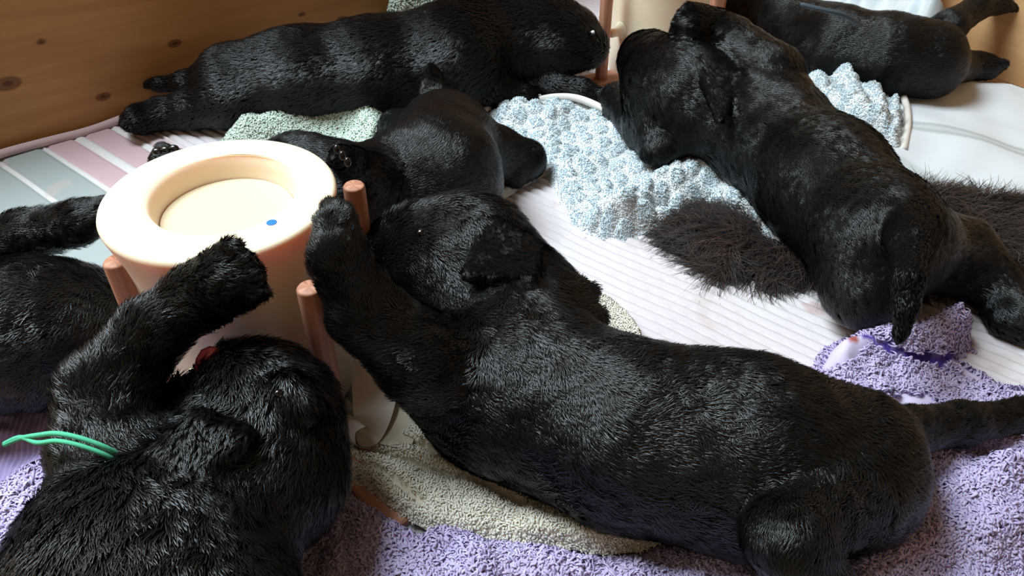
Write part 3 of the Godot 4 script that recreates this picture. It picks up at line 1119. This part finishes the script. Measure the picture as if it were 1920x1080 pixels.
func build_cloths() -> void:
	var any := func(_p: Vector3, _y: Vector3) -> bool: return true
	var random_flow := func(_p: Vector3, _y: Vector3, _i: int, rng: RandomNumberGenerator) -> Vector4:
		var a := rng.randf_range(0, TAU)
		return Vector4(cos(a), 0.1, sin(a), rng.randf_range(0.75, 1.25))
	var nz := noise(14.0, 31, 3)
	var nf := noise(60.0, 32, 2)
	var t: Array

	# purple towel
	var loops := loop_mesh(4, 0.0046, 0.0014, 5)
	var purple := lin(188, 172, 214)
	var deep := lin(84, 66, 152)
	var hemc := lin(216, 204, 232)
	var rid := ridges([
		[[1550, 665, 1640, 655, 1740, 645, 1795, 625], 0.024, 0.018],
		[[1795, 610, 1790, 650], 0.008, 0.016],
		[[1545, 690, 1580, 720, 1640, 745], 0.012, 0.018],
		[[1700, 880, 1790, 890, 1850, 905], 0.020, 0.014],
		[[1790, 815, 1870, 850, 1960, 870], 0.018, 0.014],
		[[1650, 985, 1740, 950, 1830, 945, 1920, 900], 0.020, 0.015],
		[[1640, 1080, 1760, 1020, 1870, 990, 1960, 960], 0.018, 0.016],
		[[790, 985, 840, 975, 880, 1000, 900, 1060], 0.010, 0.013],
		[[640, 930, 720, 980, 780, 1030, 800, 1090], 0.008, 0.018],
		[[980, 1030, 1080, 1045, 1180, 1060], 0.007, 0.016]])
	var dark_lines := [ground([1578, 642, 1630, 664, 1690, 676, 1760, 676, 1800, 660], 0.02), ground([1735, 678, 1790, 700, 1870, 735], 0.015), ground([-60, 830, 0, 800, 60, 772, 130, 748], 0.01), ground([-60, 940, 0, 914, 60, 892, 110, 870], 0.01)]
	var blot := ground([1588, 662], 0.02)[0]
	var bands := [ground([1540, 690, 1560, 650, 1590, 640, 1625, 665, 1600, 690, 1570, 700], 0.02), ground([1760, 670, 1800, 672, 1850, 712, 1872, 736, 1800, 705], 0.012), ground([1640, 760, 1690, 735, 1740, 738, 1760, 760, 1700, 790], 0.015), ground([-80, 850, 0, 806, 70, 775, 140, 752, 150, 860, 60, 886, -80, 945], 0.01), ground([1765, 600, 1780, 572, 1808, 560, 1815, 590, 1800, 612], 0.03), ground([1850, 740, 1920, 726, 2000, 730, 1950, 760], 0.012)]
	var poly := ground([-200, 720, 110, 735, 330, 800, 560, 900, 640, 915, 715, 965, 780, 1008, 830, 985, 880, 1000, 930, 1012, 1010, 1025, 1100, 1045, 1180, 1040, 1300, 1010, 1560, 960, 1640, 900, 1640, 780, 1560, 740, 1528, 700, 1545, 655, 1600, 628, 1690, 615, 1750, 612, 1785, 596, 1812, 600, 1818, 650, 1790, 668, 1830, 690, 1880, 722, 1960, 725, 2150, 740, 2200, 1250, 1500, 1300, 700, 1300, -100, 1300, -300, 900], 0.01)
	t = towel("purple_towel", "purple terry towel with dark violet stripes along the near side of the box", "towel", poly, 0.0042,
		func(p: Vector2, e: float) -> float:
			return 0.004 + smoothstep(0.0, 0.012, e) * (0.011 + 0.011 * nz.get_noise_2dv(p) + 0.0015 * nf.get_noise_2dv(p)) + smoothstep(0.0, 0.02, e) * raised(p, rid),
		func(p: Vector2, _e: float) -> Color:
			if p.distance_to(blot) < 0.0042:
				return lin(168, 92, 84)
			for l in dark_lines:
				if seg_dist(p, l) < 0.0032:
					return deep
			for b in bands:
				if Geometry2D.is_point_in_polygon(p, b):
					return hemc if p.x > 0 else lin(176, 158, 208)
			return purple)
	var bare := func(p: Vector3, _y: Vector3) -> bool:
		var q := Vector2(p.x, p.z)
		for b in bands:
			if Geometry2D.is_point_in_polygon(q, b):
				return false
		for l in dark_lines:
			if seg_dist(q, l) < 0.0042:
				return false
		return true
	lay("pile", t[1], 170000, loops, vmat(0.9, 0.25), t[0], 71, random_flow, bare, func(p: Vector3, rng: RandomNumberGenerator) -> Color: return purple.lerp(lin(212, 200, 232), rng.randf() * 0.8 + 0.3 * nz.get_noise_3dv(p * 3.0)))

	var band_dir := (ground([100, 770], 0.01)[0] - ground([60, 880], 0.01)[0]).normalized()
	var band_x := Vector2(-band_dir.y, band_dir.x)
	var dobby := cloth(bands[3], 0.0013,
		func(p: Vector2, e: float) -> float:
			return 0.0175 + 0.011 * nz.get_noise_2dv(p) + smoothstep(0.0, 0.003, e) * 0.0012 * (1.0 + sin(p.dot(band_x) / 0.0042 * TAU)),
		func(_p: Vector2, _e: float) -> Color: return lin(184, 166, 214))
	part("ribbed_band", dobby.mesh, vmat(0.9, 0.2), t[0], "ribbed lilac border band")
	var thread := []
	for q in [[728, 1000, 0.018], [742, 1018, 0.022], [760, 1006, 0.026], [768, 994, 0.028], [774, 1010, 0.026], [762, 1030, 0.024], [750, 1022, 0.024], [758, 1004, 0.026], [770, 992, 0.024]]:
		thread.append(ph(q[0], q[1], q[2]))
	part("loose_thread", tube(spline(thread, 6), [0.0008], 6), mat(Color8(196, 176, 222), 0.9), t[0], "pulled loop of lilac thread")

	# cream towel under the middle puppy
	var cream := lin(244, 240, 228)
	var folds := ridges([[[655, 855, 720, 890, 790, 945], -0.009, 0.0035], [[670, 838, 780, 872, 890, 905, 985, 950], -0.010, 0.0035], [[700, 822, 800, 845, 930, 895, 1010, 935], -0.009, 0.0035], [[790, 800, 860, 806, 900, 820], -0.009, 0.004], [[780, 830, 860, 850, 930, 890], 0.005, 0.012], [[700, 890, 800, 930, 900, 970], 0.004, 0.014], [[1000, 980, 1100, 1015, 1160, 1025], 0.006, 0.012], [[1120, 570, 1160, 600, 1200, 640], 0.006, 0.01]], 0.014)
	poly = ground([640, 862, 655, 800, 700, 760, 790, 740, 860, 780, 960, 720, 1080, 640, 1110, 555, 1150, 562, 1180, 590, 1215, 650, 1340, 760, 1320, 980, 1200, 1030, 1130, 1036, 1040, 1020, 960, 1012, 870, 1004, 800, 990, 740, 955, 690, 915, 650, 892], 0.014)
	var grain := noise(220.0, 44, 2)
	t = towel("cream_towel", "worn cream terry towel creased beneath the middle puppy", "towel", poly, 0.0019,
		func(p: Vector2, e: float) -> float:
			return 0.011 + smoothstep(0.0, 0.007, e) * (0.007 + 0.003 * nz.get_noise_2dv(p) + 0.0008 * grain.get_noise_2dv(p) + raised(p, folds)),
		func(p: Vector2, _e: float) -> Color:
			return cream.lerp(lin(226, 212, 186), clampf(0.4 + nz.get_noise_2dv(p * 1.7), 0.0, 1.0)))
	var uncreased := func(p: Vector3, _y: Vector3) -> bool:
		for f in folds:
			if f[1] < 0.0 and seg_dist(Vector2(p.x, p.z), f[0]) < 0.0032:
				return false
		return true
	lay("pile", t[1], 190000, loop_mesh(3, 0.0024, 0.0010, 6), vmat(0.95, 0.2), t[0], 72, random_flow, uncreased, func(p: Vector3, rng: RandomNumberGenerator) -> Color: return cream.lerp(lin(228, 218, 198), rng.randf() * 0.7))

	# mint towel
	var mint := lin(214, 228, 214)
	rid = ridges([[[470, 250, 560, 232, 640, 205, 665, 200], 0.030, 0.024], [[640, 205, 690, 230, 720, 270], 0.026, 0.022], [[690, 225, 740, 212], 0.008, 0.012]], 0.02)
	poly = ground([385, 278, 430, 245, 520, 218, 610, 208, 630, 190, 690, 190, 730, 208, 775, 208, 740, 235, 722, 275, 690, 300, 600, 310, 480, 300], 0.012)
	t = towel("mint_towel", "mint green terry towel crumpled behind the near feeder", "towel", poly, 0.004,
		func(p: Vector2, e: float) -> float:
			return 0.004 + smoothstep(0.0, 0.014, e) * (0.008 + 0.006 * nz.get_noise_2dv(p * 1.6) + raised(p, rid)),
		func(_p: Vector2, _e: float) -> Color: return mint)
	lay("pile", t[1], 160000, loop_mesh(3, 0.003, 0.0011, 7), vmat(0.95, 0.2), t[0], 73, random_flow, any, func(p: Vector3, rng: RandomNumberGenerator) -> Color: return mint.lerp(lin(222, 234, 220), rng.randf()))

	rid = [[by_wall([0.42, 0.045, 0.55, 0.045, 0.60, 0.05], true), 0.085, 0.035], [by_wall([0.625, 0.035, 0.655, 0.06], true), 0.072, 0.024]]
	poly = by_wall([0.36, 0.012, 0.50, 0.010, 0.60, 0.012, 0.675, 0.012, 0.69, 0.05, 0.67, 0.085, 0.60, 0.10, 0.48, 0.10, 0.37, 0.09], true)
	t = towel("mint_towel", "pale mint towel heaped against the left wooden wall", "towel", poly, 0.007,
		func(p: Vector2, e: float) -> float:
			return 0.004 + smoothstep(0.0, 0.02, e) * (0.016 + 0.01 * nz.get_noise_2dv(p) + raised(p, rid)),
		func(_p: Vector2, _e: float) -> Color: return lin(206, 218, 204))
	lay("pile", t[1], 60000, loop_mesh(3, 0.004, 0.0016, 8), vmat(0.95, 0.2), t[0], 74, random_flow, any, func(p: Vector3, rng: RandomNumberGenerator) -> Color: return lin(206, 218, 204))

	# pale blue bubble towel
	bubble("bubble_towel", "pale blue towel with raised bubbles bunched up in the middle of the quilt",
		[896, 216, 930, 196, 1010, 178, 1090, 182, 1150, 205, 1210, 236, 1290, 250, 1400, 290, 1440, 330, 1456, 390, 1480, 430, 1504, 470, 1486, 497, 1440, 482, 1400, 455, 1372, 425, 1340, 398, 1250, 420, 1170, 437, 1098, 430, 1066, 395, 1040, 345, 1010, 300, 990, 268, 950, 254],
		[[[1150, 395, 1230, 350, 1310, 318, 1400, 312], 0.018, 0.018], [[1330, 325, 1380, 370, 1430, 430, 1485, 478], 0.016, 0.018], [[1080, 390, 1160, 400, 1250, 390], 0.006, 0.016], [[940, 215, 1000, 205, 1040, 215], 0.012, 0.02], [[1195, 262, 1130, 270, 1050, 265], -0.004, 0.02], [[1400, 330, 1445, 370], 0.014, 0.014], [[1230, 380, 1300, 372, 1350, 345], -0.010, 0.010]], 0.0028, 0)
	bubble("bubble_towel", "pale blue bubble towel gathered in upright rolls beside the white sheet",
		[1470, 170, 1500, 140, 1560, 122, 1610, 140, 1650, 152, 1690, 172, 1702, 230, 1694, 284, 1660, 280, 1600, 262, 1540, 230],
		[[[1520, 165, 1550, 195, 1570, 230], 0.026, 0.02], [[1578, 160, 1596, 195, 1605, 240], 0.030, 0.016], [[1632, 182, 1640, 215, 1645, 262], 0.028, 0.012], [[1676, 195, 1684, 230, 1682, 272], 0.022, 0.010]], 0.003, 1)
	bubble("bubble_towel", "bluish white towel heaped behind the puppy at the right wall",
		[], [], 0.005, 2)

	# white sheet
	var stripes := [ground([1600, 200, 1690, 238, 1780, 252, 1860, 268, 1930, 288, 2050, 330], 0.012), ground([1690, 300, 1760, 335, 1850, 352, 1930, 378, 2050, 420], 0.012)]
	poly = ground([1420, 190, 1520, 130, 1700, 110, 1840, 154, 1895, 158, 2030, 205, 2250, 330, 2150, 470, 1930, 420, 1760, 405, 1650, 330, 1560, 280], 0.006)
	var soft := noise(6.0, 51, 2)
	t = towel("white_sheet", "smooth white cotton sheet with pale grey stripes by the right wall", "sheet", poly, 0.0035,
		func(p: Vector2, e: float) -> float: return 0.006 + smoothstep(0.0, 0.006, e) * (0.003 + 0.008 * (0.5 + soft.get_noise_2dv(p)) * smoothstep(0.0, 0.05, e)),
		func(p: Vector2, _e: float) -> Color:
			var d := seg_dist(p, stripes[0])
			var w := clampf((0.014 - d) / 0.004, 0.0, 1.0) * (1.0 - 0.5 * clampf((0.006 - d) / 0.004, 0.0, 1.0))
			w = maxf(w, 0.6 * clampf((0.010 - seg_dist(p, stripes[1])) / 0.004, 0.0, 1.0))
			return lin(216, 220, 224).lerp(lin(180, 185, 187), w))

	# brown shaggy rug under the right-hand puppy
	poly = ground([1238, 405, 1330, 380, 1480, 360, 1700, 345, 1800, 365, 1930, 372, 2080, 420, 2060, 500, 1940, 560, 1830, 540, 1700, 530, 1560, 535, 1440, 525, 1340, 512, 1280, 475], 0.01)
	t = towel("shaggy_rug", "dark brown shaggy fur mat lying under the right-hand puppy", "rug", poly, 0.008,
		func(p: Vector2, e: float) -> float: return 0.006 + smoothstep(0.0, 0.04, e) * (0.016 + 0.008 * nz.get_noise_2dv(p)),
		func(_p: Vector2, _e: float) -> Color: return lin(30, 24, 23))
	var centre := ph(1600, 450)
	lay("shag", t[1], 60000, tuft_mesh(7, 0.036, 0.0008, 0.42, 0.004, 0.6, 91, 1.0), vmat(0.55, 0.4), t[0], 75,
		func(p: Vector3, _y: Vector3, _i: int, rng: RandomNumberGenerator) -> Vector4:
			var f := (p - centre).normalized() + Vector3(nz.get_noise_2d(p.x * 2.0, p.z * 2.0), 0, nz.get_noise_2d(p.z * 2.0 + 7.0, p.x * 2.0)) * 2.0
			return Vector4(f.x, 0.0, f.z, rng.randf_range(0.6, 1.3)),
		any, func(_p: Vector3, rng: RandomNumberGenerator) -> Color: return lin(34, 29, 28).lerp(lin(88, 68, 60), pow(rng.randf(), 3.0)))

func bubble(called: String, label: String, outline: Array, rid_px: Array, cell: float, kind: int) -> void:
	var poly := ground(outline, 0.015)
	var rid := ridges(rid_px, 0.025)
	if kind == 2:
		poly = by_wall([0.28, 0.012, 0.40, 0.010, 0.52, 0.012, 0.585, 0.014, 0.60, 0.05, 0.57, 0.085, 0.46, 0.105, 0.34, 0.10, 0.28, 0.07], false)
		rid = [[by_wall([0.30, 0.04, 0.40, 0.045, 0.50, 0.04], false), 0.105, 0.036], [by_wall([0.53, 0.03, 0.565, 0.06], false), 0.085, 0.024]]
	var nz := noise(16.0, 61 + kind, 3)
	var fine := noise(170.0, 65, 2)
	var white := lin(242, 246, 248)
	var blue := lin(206, 222, 230)
	var dots := func(p: Vector2) -> float:
		var q := Vector2(p.x * 0.88 + p.y * 0.47, -p.x * 0.47 + p.y * 0.88) / 0.022
		q += Vector2(nz.get_noise_2dv(p * 0.6), nz.get_noise_2dv(p * 0.6 + Vector2(4, 4))) * 0.5
		if int(floorf(q.y)) % 2:
			q.x += 0.5
		var c := q - q.floor() - Vector2(0.5, 0.5)
		return smoothstep(0.46, 0.30, c.length())
	var d := cloth(poly, cell,
		func(p: Vector2, e: float) -> float:
			return 0.004 + smoothstep(0.0, 0.022, e) * (0.012 + 0.010 * nz.get_noise_2dv(p) + raised(p, rid)) + smoothstep(0.0, 0.008, e) * (0.003 + 0.005 * dots.call(p) + 0.0006 * fine.get_noise_2dv(p)),
		func(p: Vector2, _e: float) -> Color: return white.lerp(blue, dots.call(p) * 0.75 + 0.15 * nz.get_noise_2dv(p * 2.0)))
	var o := thing(called, label, "towel", Vector3.ZERO, "pale blue bubble towels")
	part("cloth", d.mesh, vmat(0.95, 0.2), o)
	if kind == 2:
		return
	var light := white.lerp(blue, 0.25)
	lay("pile", d, 150000, loop_mesh(3, 0.0018, 0.0009, 9), vmat(0.95, 0.2), o, 76 + kind,
		func(_p: Vector3, _y: Vector3, _i: int, rng: RandomNumberGenerator) -> Vector4:
			var a := rng.randf_range(0, TAU)
			return Vector4(cos(a), 0.1, sin(a), rng.randf_range(0.75, 1.25)),
		func(_p: Vector3, _y: Vector3) -> bool: return true,
		func(p: Vector3, _rng: RandomNumberGenerator) -> Color: return white.lerp(blue, dots.call(Vector2(p.x, p.z)) * 0.75))
	# piped hem
	var hem := []
	var list := [[900, 214, 0.018], [930, 194, 0.022], [965, 188, 0.022]] if kind == 0 else [[1690, 172, 0.02], [1700, 200, 0.02], [1702, 235, 0.018], [1694, 280, 0.014]]
	for q in list:
		hem.append(ph(q[0], q[1], q[2]))
	part("piped_hem", tube(spline(hem, 6), [0.0045], 8), mat(Color8(222, 214, 206), 0.9), o, "off-white piped hem")
	if kind == 0:
		hem = []
		for q in [[1000, 190, 0.02], [1040, 182, 0.026], [1085, 185, 0.028], [1140, 208, 0.028], [1208, 242, 0.026]]:
			hem.append(ph(q[0], q[1], q[2]))
		part("piped_hem", tube(spline(hem, 6), [0.005], 8), mat(Color8(222, 214, 206), 0.9), o, "off-white piped hem")

# ---------------------------------------------------------------- tags, tongue, small things
func ribbon(rows: Array) -> ArrayMesh:       # a strip from pairs of edge points, with a thickness
	var v := PackedVector3Array()
	var idx := PackedInt32Array()
	var left := []
	var right := []
	for r in rows:
		left.append(r[0])
		right.append(r[1])
	var l := spline(left, 5)
	var q := spline(right, 5)
	for side in 2:
		var base := v.size()
		for i in l.size():
			var along := (l[mini(i + 1, l.size() - 1)] - l[maxi(i - 1, 0)])
			var n := along.cross(q[i] - l[i]).normalized() * 0.0007 * (1 if side == 0 else -1)
			for k in 5:
				v.append(l[i].lerp(q[i], k / 4.0) + n)
		for i in l.size() - 1:
			for k in 4:
				var a := base + i * 5 + k
				if side == 0:
					idx.append_array([a, a + 5, a + 1, a + 1, a + 5, a + 6])
				else:
					idx.append_array([a, a + 1, a + 5, a + 1, a + 6, a + 5])
	return from_arrays(v, idx)

func build_details() -> void:
	# the woven tag that lies on the cream towel and curls up at its end
	var o := thing("fabric_tag", "curled off-white fabric band on the cream towel beside the near feeder", "tag", Vector3.ZERO)
	part("band", ribbon([[ph(668, 640, 0.05), ph(742, 690, 0.045)], [ph(660, 700, 0.038), ph(748, 718, 0.036)], [ph(662, 760, 0.03), ph(738, 770, 0.03)], [ph(664, 800, 0.024), ph(722, 812, 0.024)], [ph(660, 826, 0.021), ph(700, 838, 0.021)], [ph(644, 812, 0.026), ph(672, 836, 0.026)], [ph(640, 788, 0.036), ph(668, 812, 0.038)], [ph(652, 778, 0.042), ph(684, 802, 0.044)], [ph(664, 790, 0.036), ph(690, 808, 0.036)]]), mat(Color8(214, 202, 190), 0.8), o)
	var hem := part("frayed_hem", ribbon([[ph(735, 700, 0.03), ph(800, 715, 0.03)], [ph(728, 760, 0.024), ph(790, 768, 0.024)], [ph(712, 808, 0.021), ph(780, 812, 0.021)], [ph(700, 830, 0.020), ph(768, 846, 0.020)]]), mat(Color8(206, 194, 174), 0.95), o)
	hem.set_meta("label", "frayed beige hem")
	# pale cloth under the puppy behind the near feeder
	var c := cloth(ground([860, 400, 900, 330, 960, 325, 1012, 318, 1022, 326, 975, 352, 945, 372, 930, 398], 0.008), 0.004,
		func(p: Vector2, e: float) -> float: return 0.006 + smoothstep(0.0, 0.006, e) * 0.007,
		func(_p: Vector2, _e: float) -> Color: return lin(214, 206, 194))
	var m := thing("muslin_cloth", "edge of a beige muslin cloth under the puppy behind the near feeder", "cloth", Vector3.ZERO)
	part("cloth", c.mesh, vmat(0.9, 0.2), m)
	# tongue of the puppy in the lower left corner, on the teat
	var pup: Node3D = get_node("puppy_001")
	var tongue := lathe([Vector2(0.0, -0.012), Vector2(0.005, -0.011), Vector2(0.0085, -0.006), Vector2(0.0095, 0.0), Vector2(0.0085, 0.007), Vector2(0.005, 0.011), Vector2(0.0, 0.012)], 24)
	var tg := part("tongue", tongue, mat(Color8(214, 96, 112), 0.3, 0.5), pup, "pink tongue")
	tg.position = V(JT(394, 682, 1, 0.522)) - pup.position
	tg.basis = Basis(Quaternion(Vector3.UP, Vector3(0.45, 0.85, -0.2).normalized())).scaled_local(Vector3(1.0, 1.1, 0.45))
	# drops of milk on the far puppy
	var e: Node3D = get_node("puppy_004")
	var drop := mat(Color8(236, 236, 232), 0.3)
	bead("milk_drop", V(JT(1112, 60, 1, 1.045)), 0.0022, drop, e)
